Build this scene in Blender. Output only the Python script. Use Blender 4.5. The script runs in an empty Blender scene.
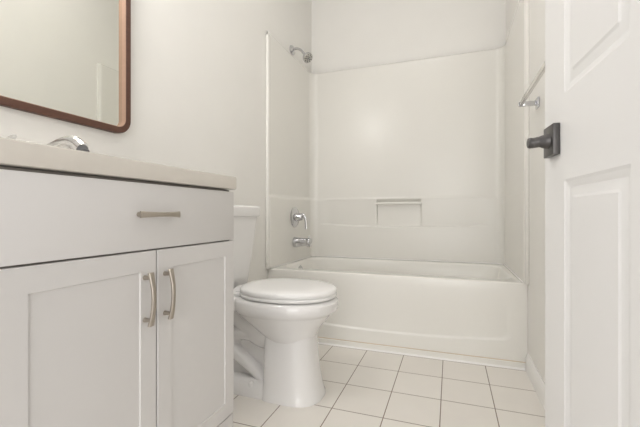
import bpy, bmesh, math
from math import sin, cos, pi, radians
from mathutils import Vector, Matrix

scene = bpy.context.scene
COL = scene.collection

# ------------------------------------------------------------------ camera
CX, CZ = 1.1335, 0.81
YAW = radians(19.8)
cam_d = bpy.data.cameras.new('camera')
cam_d.sensor_width = 36.0
cam_d.lens = 362.0 / 640.0 * 36.0
cam_d.clip_start = 0.02
cam = bpy.data.objects.new('camera', cam_d)
COL.objects.link(cam)
cam.location = (CX, 0.0, CZ)
cam.rotation_euler = (radians(90), 0, YAW)
scene.camera = cam

# ------------------------------------------------------------------ world, exposure
world = bpy.data.worlds.new('world')
scene.world = world
world.use_nodes = True
bg = world.node_tree.nodes['Background']
bg.inputs['Color'].default_value = (1.0, 0.98, 0.965, 1)
bg.inputs['Strength'].default_value = 0.70
VANITY_LIGHT_STRENGTH = 41.0
CEILING_FILL_STRENGTH = 17.5
# added fill light behind the camera, lifts the tub apron and far walls
hall = bpy.data.lights.new('hall_fill', 'AREA')
hall.shape = 'RECTANGLE'
hall.size, hall.size_y = 1.5, 2.0
hall.energy = 32.0
hall.color = (1.0, 0.978, 0.962)
hall_o = bpy.data.objects.new('hall_fill', hall)
COL.objects.link(hall_o)
hall_o.location = (1.35, -1.9, 1.0)
hall_o.rotation_euler = (radians(90), 0, radians(8))
scene.view_settings.view_transform = 'Standard'
scene.view_settings.look = 'None'
scene.view_settings.gamma = 1.0
scene.view_settings.exposure = 0.16
scene.view_settings.use_curve_mapping = False


# ------------------------------------------------------------------ materials
def mat(name, color, rough=0.5, metal=0.0, coat=0.0, bump=0.0, bump_scale=200.0, var=0.0, var_scale=6.0, emit=None, spec=0.5):
    m = bpy.data.materials.new(name)
    m.use_nodes = True
    nt = m.node_tree
    b = nt.nodes['Principled BSDF']
    b.inputs['Roughness'].default_value = rough
    b.inputs['Metallic'].default_value = metal
    b.inputs['Specular IOR Level'].default_value = spec
    if coat:
        b.inputs['Coat Weight'].default_value = coat
        b.inputs['Coat Roughness'].default_value = 0.08
    tc = nt.nodes.new('ShaderNodeTexCoord')
    n = nt.nodes.new('ShaderNodeTexNoise')
    n.inputs['Scale'].default_value = var_scale
    n.inputs['Detail'].default_value = 4
    nt.links.new(tc.outputs['Object'], n.inputs['Vector'])
    r = nt.nodes.new('ShaderNodeValToRGB')
    lo = [c * (1 - var) for c in color]
    hi = [min(1, c * (1 + var)) for c in color]
    r.color_ramp.elements[0].color = (*lo, 1)
    r.color_ramp.elements[1].color = (*hi, 1)
    r.color_ramp.elements[0].position = 0.3
    r.color_ramp.elements[1].position = 0.7
    nt.links.new(n.outputs['Fac'], r.inputs['Fac'])
    nt.links.new(r.outputs['Color'], b.inputs['Base Color'])
    if bump:
        n2 = nt.nodes.new('ShaderNodeTexNoise')
        n2.inputs['Scale'].default_value = bump_scale
        nt.links.new(tc.outputs['Object'], n2.inputs['Vector'])
        bp = nt.nodes.new('ShaderNodeBump')
        bp.inputs['Strength'].default_value = bump
        bp.inputs['Distance'].default_value = 0.002
        nt.links.new(n2.outputs['Fac'], bp.inputs['Height'])
        nt.links.new(bp.outputs['Normal'], b.inputs['Normal'])
    if emit:
        b.inputs['Emission Color'].default_value = (*emit[0], 1)
        b.inputs['Emission Strength'].default_value = emit[1]
    return m


TX0, TPX, TY0, TPY = 0.457, 0.2128, 1.884, 0.2250


def floor_material():
    m = bpy.data.materials.new('floor_tile')
    m.use_nodes = True
    nt = m.node_tree
    b = nt.nodes['Principled BSDF']
    b.inputs['Roughness'].default_value = 0.38
    tc = nt.nodes.new('ShaderNodeTexCoord')
    mp = nt.nodes.new('ShaderNodeMapping')
    mp.inputs['Location'].default_value = (-(TX0 - 20 * TPX), -(TY0 - 20 * TPY), 0)
    br = nt.nodes.new('ShaderNodeTexBrick')
    br.offset = 0.0
    br.squash = 1.0
    br.inputs['Scale'].default_value = 1.0
    br.inputs['Brick Width'].default_value = TPX
    br.inputs['Row Height'].default_value = TPY
    br.inputs['Mortar Size'].default_value = 0.0022
    br.inputs['Mortar Smooth'].default_value = 0.15
    br.inputs['Color1'].default_value = (0.84, 0.805, 0.75, 1)
    br.inputs['Color2'].default_value = (0.86, 0.828, 0.775, 1)
    br.inputs['Mortar'].default_value = (0.26, 0.20, 0.155, 1)
    nt.links.new(tc.outputs['Object'], mp.inputs['Vector'])
    nt.links.new(mp.outputs['Vector'], br.inputs['Vector'])
    n = nt.nodes.new('ShaderNodeTexNoise')
    n.inputs['Scale'].default_value = 9
    n.inputs['Detail'].default_value = 6
    nt.links.new(tc.outputs['Object'], n.inputs['Vector'])
    r = nt.nodes.new('ShaderNodeValToRGB')
    r.color_ramp.elements[0].color = (0.93, 0.93, 0.93, 1)
    r.color_ramp.elements[1].color = (1, 1, 1, 1)
    nt.links.new(n.outputs['Fac'], r.inputs['Fac'])
    mx = nt.nodes.new('ShaderNodeMix')
    mx.data_type = 'RGBA'
    mx.blend_type = 'MULTIPLY'
    mx.inputs['Factor'].default_value = 1.0
    nt.links.new(br.outputs['Color'], mx.inputs['A'])
    nt.links.new(r.outputs['Color'], mx.inputs['B'])
    nt.links.new(mx.outputs['Result'], b.inputs['Base Color'])
    bp = nt.nodes.new('ShaderNodeBump')
    bp.inputs['Strength'].default_value = 0.5
    bp.inputs['Distance'].default_value = 0.002
    bp.invert = True
    nt.links.new(br.outputs['Fac'], bp.inputs['Height'])
    nt.links.new(bp.outputs['Normal'], b.inputs['Normal'])
    return m


def wood_material(name, lo, hi):
    m = bpy.data.materials.new(name)
    m.use_nodes = True
    nt = m.node_tree
    b = nt.nodes['Principled BSDF']
    b.inputs['Roughness'].default_value = 0.6
    tc = nt.nodes.new('ShaderNodeTexCoord')
    mp = nt.nodes.new('ShaderNodeMapping')
    mp.inputs['Scale'].default_value = (60, 6, 60)
    n = nt.nodes.new('ShaderNodeTexNoise')
    n.inputs['Scale'].default_value = 1.5
    n.inputs['Detail'].default_value = 8
    r = nt.nodes.new('ShaderNodeValToRGB')
    r.color_ramp.elements[0].color = (*lo, 1)
    r.color_ramp.elements[1].color = (*hi, 1)
    nt.links.new(tc.outputs['Object'], mp.inputs['Vector'])
    nt.links.new(mp.outputs['Vector'], n.inputs['Vector'])
    nt.links.new(n.outputs['Fac'], r.inputs['Fac'])
    nt.links.new(r.outputs['Color'], b.inputs['Base Color'])
    return m


M = dict(
    wall=mat('wall_paint', (0.85, 0.836, 0.80), 0.55, bump=0.05, bump_scale=350, var=0.008),
    ceiling=mat('ceiling_paint', (0.85, 0.84, 0.82), 0.8, var=0.008),
    trim=mat('trim_paint', (0.88, 0.87, 0.85), 0.35, var=0.008),
    door=mat('door_paint', (0.83, 0.822, 0.812), 0.38, bump=0.03, bump_scale=500, var=0.006),
    acrylic=mat('tub_acrylic', (0.86, 0.846, 0.80), 0.22, var=0.006, var_scale=3),
    surround=mat('surround_acrylic', (0.82, 0.805, 0.76), 0.27, var=0.006, var_scale=3),
    china=mat('vitreous_china', (0.84, 0.83, 0.82), 0.10, coat=0.4, var=0.004),
    seat=mat('seat_plastic', (0.86, 0.855, 0.845), 0.18, var=0.004),
    cabinet=mat('cabinet_paint', (0.645, 0.628, 0.612), 0.42, bump=0.02, bump_scale=300, var=0.006),
    shadow_gap=mat('cabinet_gap_shade', (0.26, 0.24, 0.215), 0.7, var=0.05),  # dark colour standing in for shade between doors and drawer
    counter=mat('counter_quartz', (0.645, 0.608, 0.55), 0.25, var=0.02, var_scale=25),
    chrome=mat('chrome', (0.62, 0.62, 0.635), 0.10, metal=1.0, var=0.01),
    satin=mat('satin_chrome', (0.74, 0.73, 0.71), 0.22, metal=1.0, var=0.01),
    nickel=mat('brushed_nickel', (0.47, 0.425, 0.37), 0.32, metal=1.0, bump=0.05, bump_scale=600, var=0.03),
    bronze=mat('dark_gunmetal', (0.105, 0.10, 0.098), 0.38, metal=0.7, var=0.05),
    mirror=mat('mirror_glass', (0.84, 0.85, 0.81), 0.015, metal=1.0, var=0.0),
    caulk=mat('aged_caulk', (0.66, 0.56, 0.43), 0.6, var=0.1, var_scale=20),
    nozzle=mat('nozzle_grey', (0.12, 0.12, 0.12), 0.5, var=0.05),
    shade=mat('lamp_glass', (0.9, 0.9, 0.88), 0.3, emit=((1.0, 0.98, 0.955), VANITY_LIGHT_STRENGTH)),
    dome=mat('ceiling_fill_glow', (0.9, 0.9, 0.88), 0.3, emit=((1.0, 0.965, 0.94), CEILING_FILL_STRENGTH)),
    tile=floor_material(),
    wood=wood_material('walnut_wood', (0.070, 0.029, 0.018), (0.130, 0.056, 0.035)),
    pale_wood=wood_material('pale_inner_wood', (0.33, 0.205, 0.14), (0.40, 0.26, 0.185)),
)


# ------------------------------------------------------------------ object helpers
def tag(o, label=None, cat=None, group=None, kind=None):
    if label: o['label'] = label
    if cat: o['category'] = cat
    if group: o['group'] = group
    if kind: o['kind'] = kind
    return o


def thing(name, label, cat, loc, group=None):
    o = bpy.data.objects.new(name, None)
    o.empty_display_size = 0.05
    o.location = loc
    COL.objects.link(o)
    return tag(o, label, cat, group)


def obj(name, bm, m, parent=None, smooth=40, label=None):
    """link bm (world coordinates) as one mesh object"""
    bmesh.ops.remove_doubles(bm, verts=bm.verts, dist=1e-6)
    bmesh.ops.recalc_face_normals(bm, faces=bm.faces)
    me = bpy.data.meshes.new(name)
    bm.to_mesh(me)
    bm.free()
    me.materials.append(M[m] if isinstance(m, str) else m)
    if smooth:
        me.polygons.foreach_set('use_smooth', [True] * len(me.polygons))
        me.set_sharp_from_angle(angle=radians(smooth))
    o = bpy.data.objects.new(name, me)
    COL.objects.link(o)
    if parent:
        root = Vector((0, 0, 0))
        p = parent
        while p:
            if p.type == 'EMPTY':
                root = root + p.location
            p = p.parent
        o.parent = parent
        if parent.type == 'EMPTY':
            o.matrix_parent_inverse = Matrix.Translation(-root)
    if label:
        o['label'] = label
    return o


def struct(name, bm, m, parent=None, smooth=40):
    o = obj(name, bm, m, parent, smooth)
    if not parent:
        o['kind'] = 'structure'
    return o


def add_box(bm, x0, x1, y0, y1, z0, z1, bevel=0.0, seg=2):
    vs = [bm.verts.new((x, y, z)) for z in (z0, z1) for y in (y0, y1) for x in (x0, x1)]
    fs = [bm.faces.new([vs[i] for i in q]) for q in
          ((0, 2, 3, 1), (4, 5, 7, 6), (0, 1, 5, 4), (2, 6, 7, 3), (0, 4, 6, 2), (1, 3, 7, 5))]
    if bevel:
        es = list({e for f in fs for e in f.edges})
        bmesh.ops.bevel(bm, geom=es, offset=bevel, segments=seg, affect='EDGES', profile=0.5)


def box(x0, x1, y0, y1, z0, z1, bevel=0.0, seg=2):
    bm = bmesh.new()
    add_box(bm, x0, x1, y0, y1, z0, z1, bevel, seg)
    return bm


def loft(bm, loops, cap0=True, cap1=True, closed=True):
    rows = [[bm.verts.new(p) for p in lp] for lp in loops]
    n = len(rows[0])
    for a, b in zip(rows, rows[1:]):
        for i in range(n if closed else n - 1):
            j = (i + 1) % n
            bm.faces.new((a[i], a[j], b[j], b[i]))
    if cap0: bm.faces.new(rows[0][::-1])
    if cap1: bm.faces.new(rows[-1])
    return rows


def frame_for(d):
    d = Vector(d).normalized()
    u = d.orthogonal().normalized()
    return u, d.cross(u)


def lathe(bm, origin, axis, prof, n=32, cap0=True, cap1=True):
    """prof: (distance along axis, radius)"""
    o = Vector(origin)
    d = Vector(axis).normalized()
    u, v = frame_for(d)
    loft(bm, [[o + d * t + (u * cos(2 * pi * k / n) + v * sin(2 * pi * k / n)) * r for k in range(n)] for t, r in prof], cap0, cap1)
    return bm


def smooth_path(pts, rad, sub=6):
    pts = [Vector(p) for p in pts]
    out, ro = [], []
    for i in range(len(pts) - 1):
        p0, p1, p2, p3 = pts[max(i - 1, 0)], pts[i], pts[i + 1], pts[min(i + 2, len(pts) - 1)]
        for k in range(sub):
            t = k / sub
            out.append(0.5 * ((2 * p1) + (p2 - p0) * t + (2 * p0 - 5 * p1 + 4 * p2 - p3) * t * t + (3 * p1 - p0 - 3 * p2 + p3) * t ** 3))
            if isinstance(rad[0], tuple):
                ro.append(tuple(rad[i][q] * (1 - t) + rad[i + 1][q] * t for q in range(2)))
            else:
                ro.append(rad[i] * (1 - t) + rad[i + 1] * t)
    out.append(pts[-1])
    ro.append(rad[-1])
    return out, ro


def tube(bm, pts, rad, n=16, sub=6, up=None, power=1.0):
    """tube along a smooth path; rad = number per point, or (side, up) radii; power<1 gives a boxier section"""
    if not isinstance(rad, (list, tuple)) or (isinstance(rad, tuple)):
        rad = [rad] * len(pts)
    P, R = smooth_path(pts, list(rad), sub)
    loops = []
    u = None
    for i, p in enumerate(P):
        d = (P[min(i + 1, len(P) - 1)] - P[max(i - 1, 0)]).normalized()
        if up is not None:
            u = Vector(up).cross(d).normalized()
        elif u is None:
            u = d.orthogonal().normalized()
        else:
            u = (u - d * u.dot(d)).normalized()
        v = d.cross(u)
        ru, rv = R[i] if isinstance(R[i], tuple) else (R[i], R[i])

        def sp(c): return math.copysign(abs(c) ** power, c)
        loops.append([p + u * ru * sp(cos(2 * pi * k / n)) + v * rv * sp(sin(2 * pi * k / n)) for k in range(n)])
    loft(bm, loops)
    return bm


def rrect(cx, cy, hx, hy, r, nside=10, ncorner=8):
    """rounded rectangle outline (x, y), counter-clockwise, fixed vertex count"""
    out = []
    corners = [(hx - r, -(hy - r), -90), (hx - r, hy - r, 0), (-(hx - r), hy - r, 90), (-(hx - r), -(hy - r), 180)]
    for q in range(4):
        ox, oy, a0 = corners[q]
        arc = [(cx + ox + r * cos(radians(a0 + 90 * k / ncorner)), cy + oy + r * sin(radians(a0 + 90 * k / ncorner))) for k in range(ncorner + 1)]
        out += arc
        nx, ny, b0 = corners[(q + 1) % 4]
        e = (cx + nx + r * cos(radians(b0)), cy + ny + r * sin(radians(b0)))
        s = arc[-1]
        for k in range(1, nside):
            t = k / nside
            out.append((s[0] * (1 - t) + e[0] * t, s[1] * (1 - t) + e[1] * t))
    return out


def at_z(outline, z):
    return [(x, y, z) for x, y in outline]


def egg(yc, back, front, w, n=56, pb=0.75, pf=0.95, split=0.48):
    """toilet outline: blunt back, rounded front, long axis along x"""
    xc = back + (front - back) * split
    out = []
    for k in range(n):
        a = 2 * pi * k / n
        c, s = cos(a), sin(a)
        p = pf if c > 0 else pb
        x = xc + (front - xc if c > 0 else xc - back) * math.copysign(abs(c) ** p, c)
        y = yc + w * math.copysign(abs(s) ** p, s)
        out.append((x, y))
    return out


# ------------------------------------------------------------------ room shell
XR = 1.512          # right wall face
YB = 2.932          # back wall face
ZC = 2.74
YF = 0.02           # nearest extent of the room
struct('floor', box(-0.1, XR + 0.1, -0.6, YB + 0.1, -0.08, 0.0), 'tile', smooth=0)
struct('ceiling', box(-0.1, XR + 0.1, YF, YB + 0.1, ZC, ZC + 0.08), 'ceiling', smooth=0)
struct('wall_left', box(-0.1, 0.0, YF, YB + 0.1, 0, ZC), 'wall', smooth=0)
struct('wall_right', box(XR, XR + 0.1, YF, YB + 0.1, 0, ZC), 'wall', smooth=0)
struct('wall_back', box(0.0, XR, YB, YB + 0.1, 0, ZC), 'wall', smooth=0)


def extrude_profile(bm, prof, p0, p1, dirx):
    """prof: (outwards, up) points swept from p0 to p1; outwards along dirx"""
    d = Vector(dirx)
    loft(bm, [[Vector(p) + d * a + Vector((0, 0, b)) for a, b in prof] for p in (p0, p1)])
    return bm


BASE_PROF = [(0, 0), (0.013, 0), (0.013, 0.062), (0.011, 0.070), (0.006, 0.078), (0.0045, 0.088), (0, 0.088)]
struct('baseboard_right', extrude_profile(bmesh.new(), BASE_PROF, (XR, 2.118, 0), (XR, 0.12, 0), (-1, 0, 0)), 'trim')
struct('baseboard_left', extrude_profile(bmesh.new(), BASE_PROF, (0, 2.08, 0), (0, 0.93, 0), (1, 0, 0)), 'trim')
YA = 2.130          # tub apron plane
struct('trim_1', extrude_profile(bmesh.new(), [(0, 0), (0.009, 0), (0.009, 0.032), (0.006, 0.0345), (0, 0.0345)], (0.015, YA, 0), (XR - 0.001, YA, 0), (0, -1, 0)), 'acrylic')
struct('trim_3', extrude_profile(bmesh.new(), [(0.009, 0), (0.018, 0), (0.0165, 0.003), (0.013, 0.006), (0.009, 0.009)], (0.015, YA, 0), (XR - 0.014, YA, 0), (0, -1, 0)), 'trim')
struct('trim_2', tube(bmesh.new(), [(0.02, YA - 0.0015, 0.0365), (0.75, YA - 0.0015, 0.0365), (XR - 0.004, YA - 0.0015, 0.0365)], 0.0026, n=8, sub=2), 'caulk')

# ------------------------------------------------------------------ bathtub
tub = thing('bathtub', 'cream white alcove bathtub with embossed apron along the far wall', 'bathtub', (0.755, 2.52, 0))
TX, TXR, TZ = 0.001, 1.511, 0.446
bm = bmesh.new()
cxT, cyT = (TX + TXR) / 2, (YA + 2.904) / 2
hxT, hyT = (TXR - TX) / 2, (2.904 - YA) / 2
loops = []
for ins, z in ((0.0, 0.395), (0.0, 0.4385), (0.0007, 0.4420), (0.0025, 0.4448), (0.0055, TZ), (0.022, TZ)):
    loops.append(at_z(rrect(cxT, cyT, hxT - ins, hyT - ins, 0.0012 + ins * 0.3), z))
ix, iy = cxT, cyT - 0.004
for hx, hy, r, z in ((0.706, 0.303, 0.10, TZ + 0.001), (0.699, 0.296, 0.10, TZ - 0.003), (0.694, 0.291, 0.10, TZ - 0.012), (0.680, 0.283, 0.10, 0.38),
                     (0.635, 0.262, 0.11, 0.25), (0.615, 0.245, 0.12, 0.15), (0.590, 0.222, 0.13, 0.105), (0.54, 0.18, 0.12, 0.09)):
    loops.append(at_z(rrect(ix, iy, hx, hy, r), z))
loft(bm, loops, cap0=False)
obj('basin', bm, 'acrylic', tub, smooth=50)

# apron: a height field with a shallow sunk panel whose lower edge sags in the middle
bm = bmesh.new()
xs = [TX + (TXR - TX) * i / 150 for i in range(151)]
zs = [0.0] + [0.02 + 0.0038 * i for i in range(99)]
zs[-1] = 0.3951
rows = []


def smoothstep(a, b, t):
    t = max(0, min(1, (t - a) / (b - a)))
    return t * t * (3 - 2 * t)


for z in zs:
    row = []
    for x in xs:
        k = (x - 0.757) / 0.67
        zb = 0.112 + 0.030 * k * k
        dx = min(x - 0.087, 1.427 - x)
        dz = z - zb
        # rounded lower corners
        if dx < 0.035 and dz < 0.035:
            d = 0.035 - math.hypot(0.035 - dx, 0.035 - dz)
        else:
            d = min(dx, dz)
        fade = 1.0 - smoothstep(0.15, 0.39, z)
        row.append(bm.verts.new((x, YA + 0.008 * smoothstep(-0.002, 0.009, d) * fade, z)))
    rows.append(row)
for a, b in zip(rows, rows[1:]):
    for i in range(len(xs) - 1):
        bm.faces.new((a[i], a[i + 1], b[i + 1], b[i]))
obj('apron', bm, 'acrylic', tub, smooth=60)
bm = lathe(bmesh.new(), (0.066, 2.508, 0.397), (0.8, -0.1, 0.6), [(0, 0.036), (0.006, 0.036), (0.011, 0.030), (0.012, 0.010), (0.012, 0.002)], n=28)
obj('overflow_plate', bm, 'chrome', tub, label='round chrome overflow plate')
bm = lathe(bmesh.new(), (0.34, 2.50, 0.090), (0, 0, 1), [(0, 0.034), (0.004, 0.034), (0.006, 0.028), (0.006, 0.002)], n=28)
obj('drain', bm, 'chrome', tub, label='round chrome drain')

# ------------------------------------------------------------------ tub surround (one moulded piece with soap recess)
sur = thing('tub_surround', 'glossy off-white moulded shower surround above the bathtub', 'shower surround', (0.755, 2.89, 0.445))
XL0, XR0, YB0, RC = 0.014, 1.498, 2.893, 0.065
path = []      # (x, y, nx, ny, kind)


def seg(p, q_, n):
    return [(p[0] + (q_[0] - p[0]) * i / n, p[1] + (q_[1] - p[1]) * i / n) for i in range(n)]


YFL, YFR = 2.104, 2.104
for p in seg((XL0, YFL), (XL0, YB0 - RC), 24): path.append((*p, 1, 0))
for k in range(10):
    a = radians(180 - 9 * k)
    path.append((XL0 + RC + RC * cos(a), YB0 - RC + RC * sin(a), -cos(a), -sin(a)))
back_xs = sorted({round(XL0 + RC + (XR0 - XL0 - 2 * RC) * i / 70, 4) for i in range(71)} |
                 {0.570, 0.574, 0.577, 0.581, 0.585, 0.913, 0.917, 0.921, 0.925, 0.929, 0.088, 0.093, 0.098, 1.412, 1.417, 1.422})
for x in back_xs[:-1]: path.append((x, YB0, 0, -1))
for k in range(10):
    a = radians(90 - 9 * k)
    path.append((XR0 - RC + RC * cos(a), YB0 - RC + RC * sin(a), -cos(a), -sin(a)))
for p in seg((XR0, YB0 - RC), (XR0, YFR), 24): path.append((*p, -1, 0))
path.append((XR0, YFR, -1, 0))
zz = [0.4478 + 0.01 * i for i in range(24)] + [0.686 + 0.004 * i for i in range(16)] + [0.75 + 0.012 * i for i in range(13)] + \
     [0.904, 0.912, 0.918, 0.922, 0.926, 0.929, 0.932, 0.936, 0.94, 0.946, 0.96] + [1.0 + 0.1 * i for i in range(10)] + [1.96, 1.985, 1.9955, 1.998, 2.0005, 2.003]


def inset(x, y, nx, ny, z):
    d = (0.0025 if nx < -0.3 else 0.007) * (1 - smoothstep(0.915, 0.945, z))          # lower half stands a little proud
    if ny == -1 and 0.085 < x < 1.425:
        k = (x - 0.755) / 0.66
        zb = 0.700 + 0.020 * k * k
        ends = smoothstep(0.088, 0.19, x) * (1 - smoothstep(1.32, 1.422, x))
        mid = smoothstep(0.572, 0.580, x) * (1 - smoothstep(0.918, 0.926, x))
        lower = smoothstep(zb - 0.001, zb + 0.008, z)
        if z < 0.93:
            scoop = 0.003 + 0.014 * max(0, min(1, (0.93 - z) / (0.93 - zb)))
            top = 1 - smoothstep(0.916, 0.930, z)
            deep = 0.026
            d -= ends * lower * ((1 - mid) * scoop * top + mid * deep * (1 - smoothstep(0.902, 0.930, z)))
    if z > 1.9955:
        d -= 0.010 * smoothstep(1.9955, 2.003, z)
    return d


bm = bmesh.new()
rows = []
for z in zz:
    rows.append([bm.verts.new((x + nx * inset(x, y, nx, ny, z), y + ny * inset(x, y, nx, ny, z), z)) for x, y, nx, ny in path])
for a, b in zip(rows, rows[1:]):
    for i in range(len(path) - 1):
        bm.faces.new((a[i], a[i + 1], b[i + 1], b[i]))
panel = obj('surround_panel', bm, 'surround', sur, smooth=60)
so = panel.modifiers.new('thickness', 'SOLIDIFY')
so.thickness = 0.003
so.offset = -1.0
obj('flange', box(0.0005, 0.0215, 2.096, 2.132, 0.4480, 1.977, 0.006, 4), 'acrylic', sur)
obj('flange', box(XR - 0.0165, XR - 0.0005, 2.096, 2.180, 0.4480, 1.995, 0.0015, 2), 'surround', sur)
bm = tube(bmesh.new(), [(0.574, 2.878, 0.889), (0.66, 2.873, 0.890), (0.75, 2.872, 0.890), (0.84, 2.873, 0.890), (0.924, 2.878, 0.889)], 0.0095, n=16)
obj('grab_bar', bm, 'acrylic', sur)

pts = [(0.0235, 2.13), (0.0235, 2.8825 - 0.060)] + [(0.0835 - 0.060 * cos(radians(a)), 2.8225 + 0.060 * sin(radians(a))) for a in (30, 60)] + [(0.0835, 2.8825), (0.755, 2.8825), (1.432, 2.8825)] + \
      [(1.432 + 0.060 * cos(radians(a)), 2.8225 + 0.060 * sin(radians(a))) for a in (60, 30)] + [(1.492, 2.8225), (1.492, 2.13)]
bm = tube(bmesh.new(), [(x, y, 0.4505) for x, y in pts], 0.0034, n=8, sub=4, up=(0, 0, 1))
obj('caulk_bead', bm, 'trim', sur, label='white sealant bead along the tub deck')

# ------------------------------------------------------------------ shower head
sh = thing('shower', 'chrome shower head on bent arm high on the left tub wall', 'shower head', (0, 2.508, 2.047))
obj('escutcheon', lathe(bmesh.new(), (0.001, 2.508, 2.047), (1, 0, 0), [(0, 0.036), (0.008, 0.036), (0.017, 0.027), (0.024, 0.015)], 28), 'chrome', sh)
obj('shower_arm', tube(bmesh.new(), [(0.008, 2.508, 2.047), (0.04, 2.508, 2.054), (0.078, 2.508, 2.036), (0.112, 2.508, 1.994)], 0.0095, n=14), 'chrome', sh)
ax = Vector((0.62, -0.40, -0.67)).normalized()
hp = Vector((0.108, 2.508, 1.998))
obj('head', lathe(bmesh.new(), hp, ax, [(0, 0.012), (0.010, 0.017), (0.018, 0.014), (0.026, 0.020), (0.044, 0.036), (0.058, 0.039), (0.062, 0.037)], 32), 'chrome', sh)
bm = lathe(bmesh.new(), hp + ax * 0.0615, ax, [(0, 0.035), (0.003, 0.034), (0.004, 0.032)], 32)
face = obj('spray_face', bm, 'satin', sh, label='grey spray face with dark nozzles')
uu, vv = frame_for(ax)
for r_, n_ in ((0.0, 1), (0.013, 5), (0.026, 9)):
    for k in range(n_):
        c = hp + ax * 0.0652 + uu * r_ * cos(2 * pi * k / n_) + vv * r_ * sin(2 * pi * k / n_)
        obj('nozzle', lathe(bmesh.new(), c, ax, [(0, 0.0052), (0.004, 0.0042)], 8), 'nozzle', face)

# ------------------------------------------------------------------ tub valve and spout
vy, vz = 2.508, 0.783
WX = 0.026          # lower face of the surround's left side
va = thing('shower_valve', 'chrome tub valve with curved lever above the tub spout', 'faucet', (WX, vy, vz))
obj('escutcheon', lathe(bmesh.new(), (WX, vy, vz), (1, 0, 0), [(0, 0.076), (0.004, 0.077), (0.010, 0.070), (0.014, 0.045), (0.018, 0.030)], 40), 'chrome', va)
obj('hub', lathe(bmesh.new(), (WX + 0.014, vy, vz), (1, 0, 0), [(0, 0.034), (0.02, 0.031), (0.036, 0.027), (0.046, 0.025), (0.052, 0.020), (0.054, 0.006)], 28), 'chrome', va)
obj('lever', tube(bmesh.new(), [(WX + 0.042, vy, vz + 0.012), (WX + 0.066, vy, vz + 0.016), (WX + 0.086, vy, vz - 0.004), (WX + 0.093, vy, vz - 0.045), (WX + 0.094, vy, vz - 0.090)],
                        [(0.016, 0.014), (0.014, 0.011), (0.011, 0.008), (0.009, 0.006), (0.010, 0.006)], up=(0, 1, 0), n=14), 'chrome', va)
spz = 0.594
sp = thing('tub_spout', 'chrome tub spout low on the left tub wall under the valve', 'faucet', (WX, vy, spz))
obj('spout', tube(bmesh.new(), [(WX + 0.001, vy, spz), (WX + 0.022, vy, spz), (WX + 0.07, vy, spz + 0.002), (WX + 0.105, vy, spz + 0.003), (WX + 0.120, vy, spz + 0.001), (WX + 0.127, vy, spz - 0.001)],
                        [0.040, 0.038, 0.030, 0.030, 0.035, 0.031], n=24), 'chrome', sp)
obj('diverter_knob', lathe(bmesh.new(), (WX + 0.115, vy, spz + 0.020), (0, 0, 1), [(0, 0.004), (0.016, 0.004), (0.018, 0.008), (0.026, 0.008), (0.028, 0.005)], 16), 'chrome', sp)
obj('outlet', lathe(bmesh.new(), (WX + 0.118, vy, spz - 0.020), (0, 0, -1), [(0, 0.018), (0.012, 0.016), (0.013, 0.012)], 20), 'chrome', sp)

# ------------------------------------------------------------------ toilet
TYC = 1.505
toi = thing('toilet', 'white two-piece toilet with closed lid between vanity and bathtub', 'toilet', (0.38, TYC, 0))


def egg_loft(spec, cap0=True, cap1=True, **kw):
    bm = bmesh.new()
    loft(bm, [at_z(egg(TYC, b, f, w, **kw), z) for z, b, f, w in spec], cap0, cap1)
    return bm


obj('bowl', egg_loft([(0.437, 0.26, 0.630, 0.150), (0.4375, 0.205, 0.650, 0.172), (0.434, 0.200, 0.658, 0.179), (0.424, 0.198, 0.669, 0.184), (0.392, 0.199, 0.667, 0.183), (0.379, 0.201, 0.655, 0.178), (0.373, 0.207, 0.646, 0.171),
                      (0.365, 0.214, 0.638, 0.165), (0.345, 0.236, 0.622, 0.154), (0.320, 0.268, 0.600, 0.138), (0.290, 0.308, 0.580, 0.122), (0.268, 0.338, 0.570, 0.111), (0.25, 0.36, 0.562, 0.100)]), 'china', toi, smooth=45)
obj('pedestal', egg_loft([(0.31, 0.360, 0.570, 0.092), (0.28, 0.356, 0.568, 0.100), (0.20, 0.354, 0.572, 0.105), (0.12, 0.353, 0.582, 0.110), (0.06, 0.352, 0.592, 0.114), (0.025, 0.350, 0.600, 0.118), (0.012, 0.349, 0.606, 0.122), (0.0, 0.349, 0.607, 0.123)],
                         pb=0.34, pf=0.80), 'china', toi, smooth=50)
obj('foot', egg_loft([(0.0, 0.10, 0.58, 0.111), (0.014, 0.10, 0.58, 0.111), (0.022, 0.104, 0.57, 0.107), (0.045, 0.115, 0.55, 0.098), (0.062, 0.13, 0.53, 0.080), (0.064, 0.2, 0.5, 0.04)], pb=0.5, pf=0.8), 'china', toi, smooth=60)
obj('web', box(0.13, 0.40, TYC - 0.034, TYC + 0.034, 0.03, 0.37, 0.012, 2), 'china', toi)
bm = tube(bmesh.new(), [(0.43, TYC, 0.262), (0.35, TYC, 0.252), (0.27, TYC, 0.262), (0.20, TYC, 0.255), (0.168, TYC, 0.205), (0.198, TYC, 0.155), (0.265, TYC, 0.112), (0.325, TYC, 0.065), (0.35, TYC, 0.03)],
          [(0.048, 0.076), (0.050, 0.078), (0.050, 0.078), (0.047, 0.076), (0.044, 0.074), (0.042, 0.074), (0.040, 0.074), (0.036, 0.072), (0.032, 0.070)], n=24, up=(0, 1, 0))
obj('trapway', bm, 'china', toi, smooth=70)
bm = tube(bmesh.new(), [(0.40, TYC, 0.30), (0.34, TYC, 0.275), (0.27, TYC, 0.30), (0.20, TYC, 0.36), (0.14, TYC, 0.40)], [0.095, 0.09, 0.085, 0.085, 0.08], n=24)
obj('bowl_neck', bm, 'china', toi, smooth=70)
obj('tank_deck', box(0.025, 0.27, TYC - 0.135, TYC + 0.135, 0.375, 0.436, 0.018, 4), 'china', toi)
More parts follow.
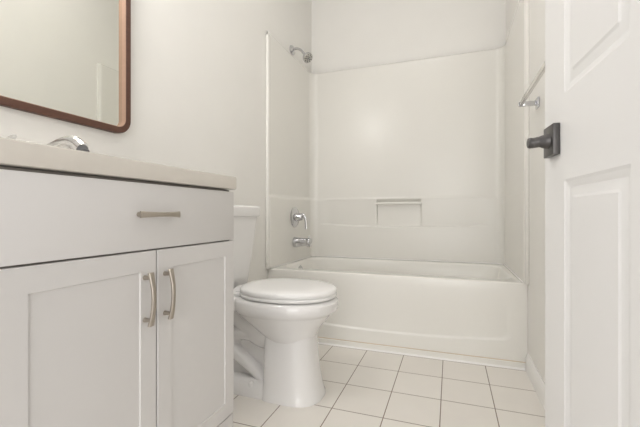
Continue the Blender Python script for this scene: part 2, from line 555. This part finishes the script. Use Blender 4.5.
for s in (-1, 1):
    obj('bolt_cap', lathe(bmesh.new(), (0.300, TYC + s * 0.088, 0.042), (0, s * 0.25, 1), [(0, 0.0135), (0.012, 0.013), (0.018, 0.010), (0.021, 0.005), (0.022, 0.001)], 20), 'seat', toi)
SB = 0.226
obj('seat', egg_loft([(0.4420, SB, 0.656, 0.173), (0.4430, SB - 0.004, 0.660, 0.178), (0.4475, SB - 0.006, 0.662, 0.180), (0.4535, SB - 0.006, 0.662, 0.180), (0.4580, SB - 0.003, 0.659, 0.177), (0.4590, SB, 0.655, 0.173)], pb=0.85), 'seat', toi, smooth=60)
obj('lid', egg_loft([(0.4596, SB + 0.002, 0.656, 0.174), (0.4603, SB - 0.002, 0.661, 0.179), (0.4675, SB - 0.004, 0.663, 0.181), (0.4745, SB - 0.004, 0.662, 0.180), (0.4805, SB, 0.658, 0.176), (0.4845, SB + 0.012, 0.646, 0.164), (0.4870, SB + 0.05, 0.61, 0.13), (0.4880, SB + 0.12, 0.55, 0.07)], pb=0.85), 'seat', toi, smooth=60)
for s in (-1, 1):
    obj('hinge', box(0.200, 0.240, TYC + s * 0.075 - 0.022, TYC + s * 0.075 + 0.022, 0.436, 0.452, 0.006, 3), 'seat', toi)
bm = bmesh.new()
loft(bm, [at_z(rrect(0.014 + hx, TYC, hx, hy, 0.03), z) for z, hx, hy in ((0.437, 0.066, 0.122), (0.445, 0.071, 0.130), (0.50, 0.074, 0.138), (0.60, 0.078, 0.156), (0.70, 0.081, 0.174), (0.796, 0.083, 0.190))])
tank = obj('tank', bm, 'china', toi, smooth=50)
bm = bmesh.new()
loft(bm, [at_z(rrect(0.012 + 0.0895, TYC, 0.0895 - i, 0.198 - i, 0.022), z) for z, i in ((0.794, 0.004), (0.797, 0.001), (0.802, 0.0), (0.838, 0.0), (0.845, 0.002), (0.849, 0.007), (0.850, 0.014))])
obj('tank_lid', bm, 'china', toi, smooth=50)
obj('flush_lever', tube(bmesh.new(), [(0.176, TYC - 0.150, 0.745), (0.190, TYC - 0.150, 0.745), (0.195, TYC - 0.165, 0.744), (0.195, TYC - 0.20, 0.738)], [0.010, 0.008, 0.007, 0.008], n=12), 'chrome', tank, label='chrome flush lever')

# ------------------------------------------------------------------ vanity cabinet
VX = 0.550           # face of doors and drawer
VY0, VY1, VM = 0.314, 0.892, 0.6035
van = thing('vanity_cabinet', 'white shaker vanity cabinet with two doors and one wide drawer', 'vanity cabinet', (0.28, 0.60, 0))
bm = bmesh.new()


def cab(i, z): return [(0.002 + i, VY0 + i, z), (VX - 0.021 - i, VY0 + i, z), (VX - 0.021 - i, VY1 - 0.0005 - i, z), (0.002 + i, VY1 - 0.0005 - i, z)]


loft(bm, [cab(0, 0.0), cab(0, 0.8775), cab(0.016, 0.8775), cab(0.016, 0.12)])
obj('body', bm, 'cabinet', van, smooth=20)
obj('gap_shade_strip', box(VX - 0.0208, VX - 0.012, VY0 + 0.004, VY1 - 0.006, 0.02, 0.8765), 'shadow_gap', van, label='dark strip painted as shade in the gaps of doors and drawer')  # strip carries the gap shade as colour
obj('base_panel', box(VX - 0.020, VX - 0.002, VY0, VY1, 0.0, 0.2385, 0.0015, 2), 'cabinet', van)
dr = obj('drawer', box(VX - 0.020, VX, VY0, VY1, 0.7360, 0.8715, 0.0015, 2), 'cabinet', van)


def shaker(y0, y1, z0, z1, rail=0.041, depth=0.0032):
    bm = bmesh.new()
    e = 0.0015

    def lp(i, x): return [(x, y0 + i, z0 + i), (x, y1 - i, z0 + i), (x, y1 - i, z1 - i), (x, y0 + i, z1 - i)]
    loft(bm, [lp(0, VX - 0.020), lp(0, VX - e), lp(e, VX), lp(rail, VX), lp(rail + 0.0012, VX - depth)])
    return bm


d1 = obj('door', shaker(VY0, VM - 0.0016, 0.2425, 0.7325), 'cabinet', van, smooth=20)
d2 = obj('door', shaker(VM + 0.0016, VY1, 0.2425, 0.7325), 'cabinet', van, smooth=20)


def pull(parent, c, axis, L, label):
    """bowed flat bar pull with flared ends on two feet"""
    c = Vector(c)
    a = Vector(axis)
    o = Vector((1, 0, 0))
    w = a.cross(o)
    bm = bmesh.new()
    pts, rad = [], []
    for k in range(9):
        t = -1 + k / 4
        pts.append(c + a * (L / 2) * t + o * (0.016 + 0.008 * (1 - t * t)))
        rad.append((0.0046 + 0.0022 * t * t, 0.0032))
    tube(bm, pts, rad, n=20, sub=3, up=tuple(o), power=0.55)
    root = obj('handle', bm, 'nickel', parent, smooth=50, label=label)
    for s in (-1, 1):
        p = c + a * s * L * 0.40
        obj('foot', lathe(bmesh.new(), p, o, [(0, 0.0050), (0.004, 0.0046), (0.012, 0.0036), (0.0190, 0.0036)], 14), 'nickel', root)


pull(dr, (VX, 0.598, 0.808), (0, 1, 0), 0.107, 'brushed nickel bow handle')
pull(d1, (VX, VM - 0.033, 0.637), (0, 0, 1), 0.107, 'brushed nickel bow handle')
pull(d2, (VX, VM + 0.022, 0.637), (0, 0, 1), 0.107, 'brushed nickel bow handle')

# countertop with sunk basin
ct = thing('vanity_countertop', 'beige countertop slab with sunken basin lying on the white vanity', 'countertop', (0.28, 0.60, 0.878))
CX0, CX1, CY0, CY1 = 0.002, 0.5555, 0.302, 0.901
cc, cy_ = (CX0 + CX1) / 2, (CY0 + CY1) / 2
hx, hy = (CX1 - CX0) / 2, (CY1 - CY0) / 2
bm = bmesh.new()
top, bot = 0.9155, 0.8785
lps = [at_z(rrect(cc, cy_, hx - 0.06, hy - 0.06, 0.01), bot)]
for ins, z in ((0.004, bot), (0.001, bot + 0.001), (0, bot + 0.004), (0, top - 0.005), (0.0015, top - 0.0015), (0.005, top)):
    lps.append(at_z(rrect(cc, cy_, hx - ins, hy - ins, 0.006), z))
lps.append(at_z(rrect(0.350, cy_, 0.155, 0.215, 0.150), top))
lps.append(at_z(rrect(0.350, cy_, 0.151, 0.211, 0.150), top - 0.003))
loft(bm, lps, cap0=False, cap1=False)
obj('slab', bm, 'counter', ct, smooth=35)
bm = bmesh.new()
loft(bm, [at_z(rrect(0.350, cy_, a, b, r), z) for a, b, r, z in ((0.151, 0.211, 0.15, top - 0.003), (0.148, 0.208, 0.147, top - 0.02), (0.135, 0.19, 0.13, 0.86), (0.115, 0.15, 0.11, 0.81), (0.06, 0.08, 0.058, 0.785), (0.02, 0.02, 0.019, 0.782))], cap0=False)
obj('sink_basin', bm, 'china', ct, smooth=60, label='white oval basin')

# ------------------------------------------------------------------ basin faucet
FY = 0.6035
fa = thing('sink_faucet', 'chrome two-handle basin faucet standing behind the vanity sink', 'faucet', (0.15, FY, top))
bm = bmesh.new()
loft(bm, [at_z(rrect(0.150, FY, a, b, a - 0.0005), z) for a, b, z in ((0.028, 0.080, top), (0.028, 0.080, top + 0.010), (0.025, 0.077, top + 0.018), (0.018, 0.070, top + 0.021))])
obj('base', bm, 'satin', fa)
sp_ = obj('spout', tube(bmesh.new(), [(0.148, FY, top + 0.012), (0.162, FY, top + 0.026), (0.205, FY, top + 0.041), (0.255, FY, top + 0.057), (0.300, FY, top + 0.061), (0.330, FY, top + 0.043)],
                        [(0.022, 0.018), (0.018, 0.015), (0.016, 0.013), (0.016, 0.013), (0.0165, 0.014), (0.0165, 0.014)], n=20, up=(0, 1, 0)), 'satin', fa)
obj('aerator', lathe(bmesh.new(), (0.327, FY, top + 0.046), (0.55, 0, -0.8), [(0, 0.013), (0.013, 0.0125), (0.014, 0.009)], 20), 'nozzle', sp_, label='grey aerator tip')
for s in (-1, 1):
    hb = obj('handle', lathe(bmesh.new(), (0.150, FY + s * 0.053, top + 0.016), (0, 0, 1), [(0, 0.021), (0.012, 0.019), (0.030, 0.014), (0.044, 0.014), (0.052, 0.010), (0.054, 0.002)], 24), 'satin', fa)
    obj('lever', tube(bmesh.new(), [(0.152, FY + s * 0.053, top + 0.056), (0.175, FY + s * 0.062, top + 0.066), (0.205, FY + s * 0.068, top + 0.067)], [(0.009, 0.006), (0.007, 0.005), (0.0075, 0.005)], n=12), 'satin', hb)

# ------------------------------------------------------------------ mirror on the left wall
MY0, MY1, MZ0, MZ1 = 0.205, 1.022, 1.097, 1.900
mir = thing('wall_mirror', 'large rounded rectangular mirror in a dark walnut frame above vanity', 'mirror', (0.0, 0.61, 1.1))
mcy, mcz, mhy, mhz = (MY0 + MY1) / 2, (MZ0 + MZ1) / 2, (MY1 - MY0) / 2, (MZ1 - MZ0) / 2


def yz(i, x, r=0.055):
    return [(x, a, b) for a, b in rrect(mcy, mcz, mhy - i, mhz - i, max(r - i, 0.02), 6, 12)]


bm = bmesh.new()
fr = [yz(0.001, 0.0015), yz(0, 0.004), yz(0, 0.022), yz(0.0015, 0.024), yz(0.0205, 0.024), yz(0.0215, 0.023), yz(0.0215, 0.0015)]
fr.append(fr[0])
loft(bm, fr, cap0=False, cap1=False)
obj('frame', bm, 'wood', mir, smooth=35)
bm = bmesh.new()
lp_ = [yz(0.0216, 0.0015), yz(0.0216, 0.0225), yz(0.0230, 0.0225), yz(0.0240, 0.021), yz(0.0240, 0.0015)]
lp_.append(lp_[0])
loft(bm, lp_, cap0=False, cap1=False)
obj('inner_lip', bm, 'pale_wood', mir, smooth=35, label='pale tan inner lip of the frame')
bm = bmesh.new()
loft(bm, [yz(0.0239, 0.003), yz(0.0239, 0.006)])
obj('mirror_glass', bm, 'mirror', mir, smooth=0, label='silvered glass reflecting the right wall')

# ------------------------------------------------------------------ towel bar on the right wall
TBZ = 1.314
tb = thing('towel_bar', 'chrome towel bar on the right wall above the half-open door edge', 'towel bar', (XR, 1.6, TBZ))
for yy in (1.888, 1.278):
    ro = obj('rosette', box(XR - 0.009, XR - 0.0005, yy - 0.024, yy + 0.024, TBZ - 0.024, TBZ + 0.024, 0.003, 2), 'chrome', tb)
    bm = box(XR - 0.082, XR - 0.008, yy - 0.009, yy + 0.009, TBZ - 0.010, TBZ + 0.010, 0.002, 2)
    obj('post', bm, 'chrome', ro)
obj('bar', box(XR - 0.080, XR - 0.066, 1.278, 1.888, TBZ - 0.009, TBZ + 0.009, 0.0015, 2), 'satin', tb)

# ------------------------------------------------------------------ panelled door, opened inwards
DF = Vector((CX + 0.172, 0.806, 0.0))             # foot of the free edge, camera side
DS = Vector((0.0632, -0.998, 0.0)).normalized()   # towards the hinge
DN = Vector((DS.y, -DS.x, 0.0))                   # out of the face towards the vanity
if DN.x > 0: DN = -DN
DW, DH, DT = 0.711, 2.03, 0.035


def dp(s, z, out=0.0):
    return DF + DS * s + DN * out + Vector((0, 0, z))


PAN_S = [(0.1006, 0.3047), (0.4063, 0.6104)]
PAN_Z = [(0.235, 0.8665), (1.010, 1.600), (1.715, 1.915)]
OFFS = [0.0, 0.0045, 0.0075, 0.0135, 0.0270, 0.0310]
DEP = [0.0, 0.0020, 0.0024, 0.0046, 0.0030, 0.0012]


def door_depth(s, z):
    for a, b in PAN_S:
        if a - 1e-6 <= s <= b + 1e-6:
            for c, d in PAN_Z:
                if c - 1e-6 <= z <= d + 1e-6:
                    t = min(s - a, b - s, z - c, d - z)
                    for i in range(len(OFFS) - 1):
                        if t <= OFFS[i + 1] + 1e-7:
                            k = (t - OFFS[i]) / (OFFS[i + 1] - OFFS[i])
                            return DEP[i] + (DEP[i + 1] - DEP[i]) * max(k, 0)
                    return DEP[-1]
    return 0.0


ss = sorted({0.0015, DW - 0.0015} | {round(v, 5) for a, b in PAN_S for o_ in OFFS for v in (a + o_, b - o_)})
zd = sorted({0.012, DH} | {round(v, 5) for a, b in PAN_Z for o_ in OFFS for v in (a + o_, b - o_)})
bm = bmesh.new()
G = [[bm.verts.new(dp(s, z, -door_depth(s, z))) for s in ss] for z in zd]
for a, b in zip(G, G[1:]):
    for i in range(len(ss) - 1):
        bm.faces.new((a[i], a[i + 1], b[i + 1], b[i]))
G2 = [[bm.verts.new(dp(s, z, -DT + door_depth(s, z))) for s in ss] for z in zd]
for a, b in zip(G2, G2[1:]):
    for i in range(len(ss) - 1):
        bm.faces.new((a[i + 1], a[i], b[i], b[i + 1]))
# edges of the leaf with a tiny arris
for col_, s_in, s_out in ((0, 0.0015, 0.0), (-1, DW - 0.0015, DW)):
    e1 = [bm.verts.new(dp(s_out, z, -0.0015)) for z in zd]
    e2 = [bm.verts.new(dp(s_out, z, -DT + 0.0015)) for z in zd]
    for k in range(len(zd) - 1):
        bm.faces.new((G[k][col_], G[k + 1][col_], e1[k + 1], e1[k]))
        bm.faces.new((e1[k], e1[k + 1], e2[k + 1], e2[k]))
        bm.faces.new((e2[k], e2[k + 1], G2[k + 1][col_], G2[k][col_]))
    for k in (0, -1):
        bm.faces.new((G[k][col_], e1[k], e2[k], G2[k][col_]))
for k in (0, -1):
    for i in range(len(ss) - 1):
        bm.faces.new((G[k][i], G[k][i + 1], G2[k][i + 1], G2[k][i]))
door = obj('door_1', bm, 'door', None, smooth=15)
door['kind'] = 'structure'

# handle: square rosette with a stubby rounded lever
HS, HZ = 0.058, 0.939


def obox(s0, s1, z0, z1, o0, o1, bevel):
    bm = box(s0, s1, z0, z1, o0, o1, bevel, 2)
    for v in bm.verts:
        v.co = dp(v.co.x, v.co.y, v.co.z)
    return bm


hd = obj('door_handle', obox(HS - 0.027, HS + 0.026, HZ - 0.027, HZ + 0.027, 0.0003, 0.011, 0.0012), 'bronze', door, smooth=30, label='dark gunmetal lever handle on a square plate')
obj('lever', tube(bmesh.new(), [dp(HS, HZ, 0.009), dp(HS, HZ, 0.016), dp(HS - 0.001, HZ + 0.000, 0.025), dp(HS - 0.003, HZ - 0.001, 0.033), dp(HS - 0.004, HZ - 0.001, 0.039), dp(HS - 0.004, HZ - 0.001, 0.0425)],
                 [0.0150, 0.0130, 0.0096, 0.0092, 0.0098, 0.0085], n=24), 'bronze', hd, smooth=60)

# ------------------------------------------------------------------ lamps above the picture: vanity lamp, added ceiling fill
vl = thing('vanity_light', 'three-shade bar lamp on the wall above the mirror', 'lamp', (0, 0.61, 2.08))
obj('back_plate', box(0.0008, 0.022, 0.33, 0.89, 2.09, 2.16, 0.006, 3), 'nickel', vl)
for yy in (0.42, 0.61, 0.80):
    am = obj('arm', tube(bmesh.new(), [(0.02, yy, 2.125), (0.07, yy, 2.13), (0.10, yy, 2.115), (0.105, yy, 2.085)], 0.008, n=12), 'nickel', vl)
    obj('lamp_shade', lathe(bmesh.new(), (0.105, yy, 2.088), (0, 0, -1), [(0, 0.026), (0.02, 0.040), (0.06, 0.052), (0.10, 0.057), (0.104, 0.050), (0.104, 0.004)], 28), 'shade', am, label='glowing white glass shade')
cl = thing('ceiling_fill', 'added unseen fill lamp, round and white, flush on the ceiling', 'lamp', (0.90, 1.50, ZC))  # unseen lamp put in to brighten the tub end and side walls
obj('base', lathe(bmesh.new(), (0.90, 1.50, ZC - 0.0005), (0, 0, -1), [(0, 0.15), (0.02, 0.15), (0.022, 0.14)], 40), 'trim', cl)
obj('lamp_shade', lathe(bmesh.new(), (0.90, 1.50, ZC - 0.021), (0, 0, -1), [(0, 0.138), (0.025, 0.130), (0.05, 0.100), (0.065, 0.055), (0.07, 0.005)], 40), 'dome', cl, label='glowing frosted dome of the added fill lamp')
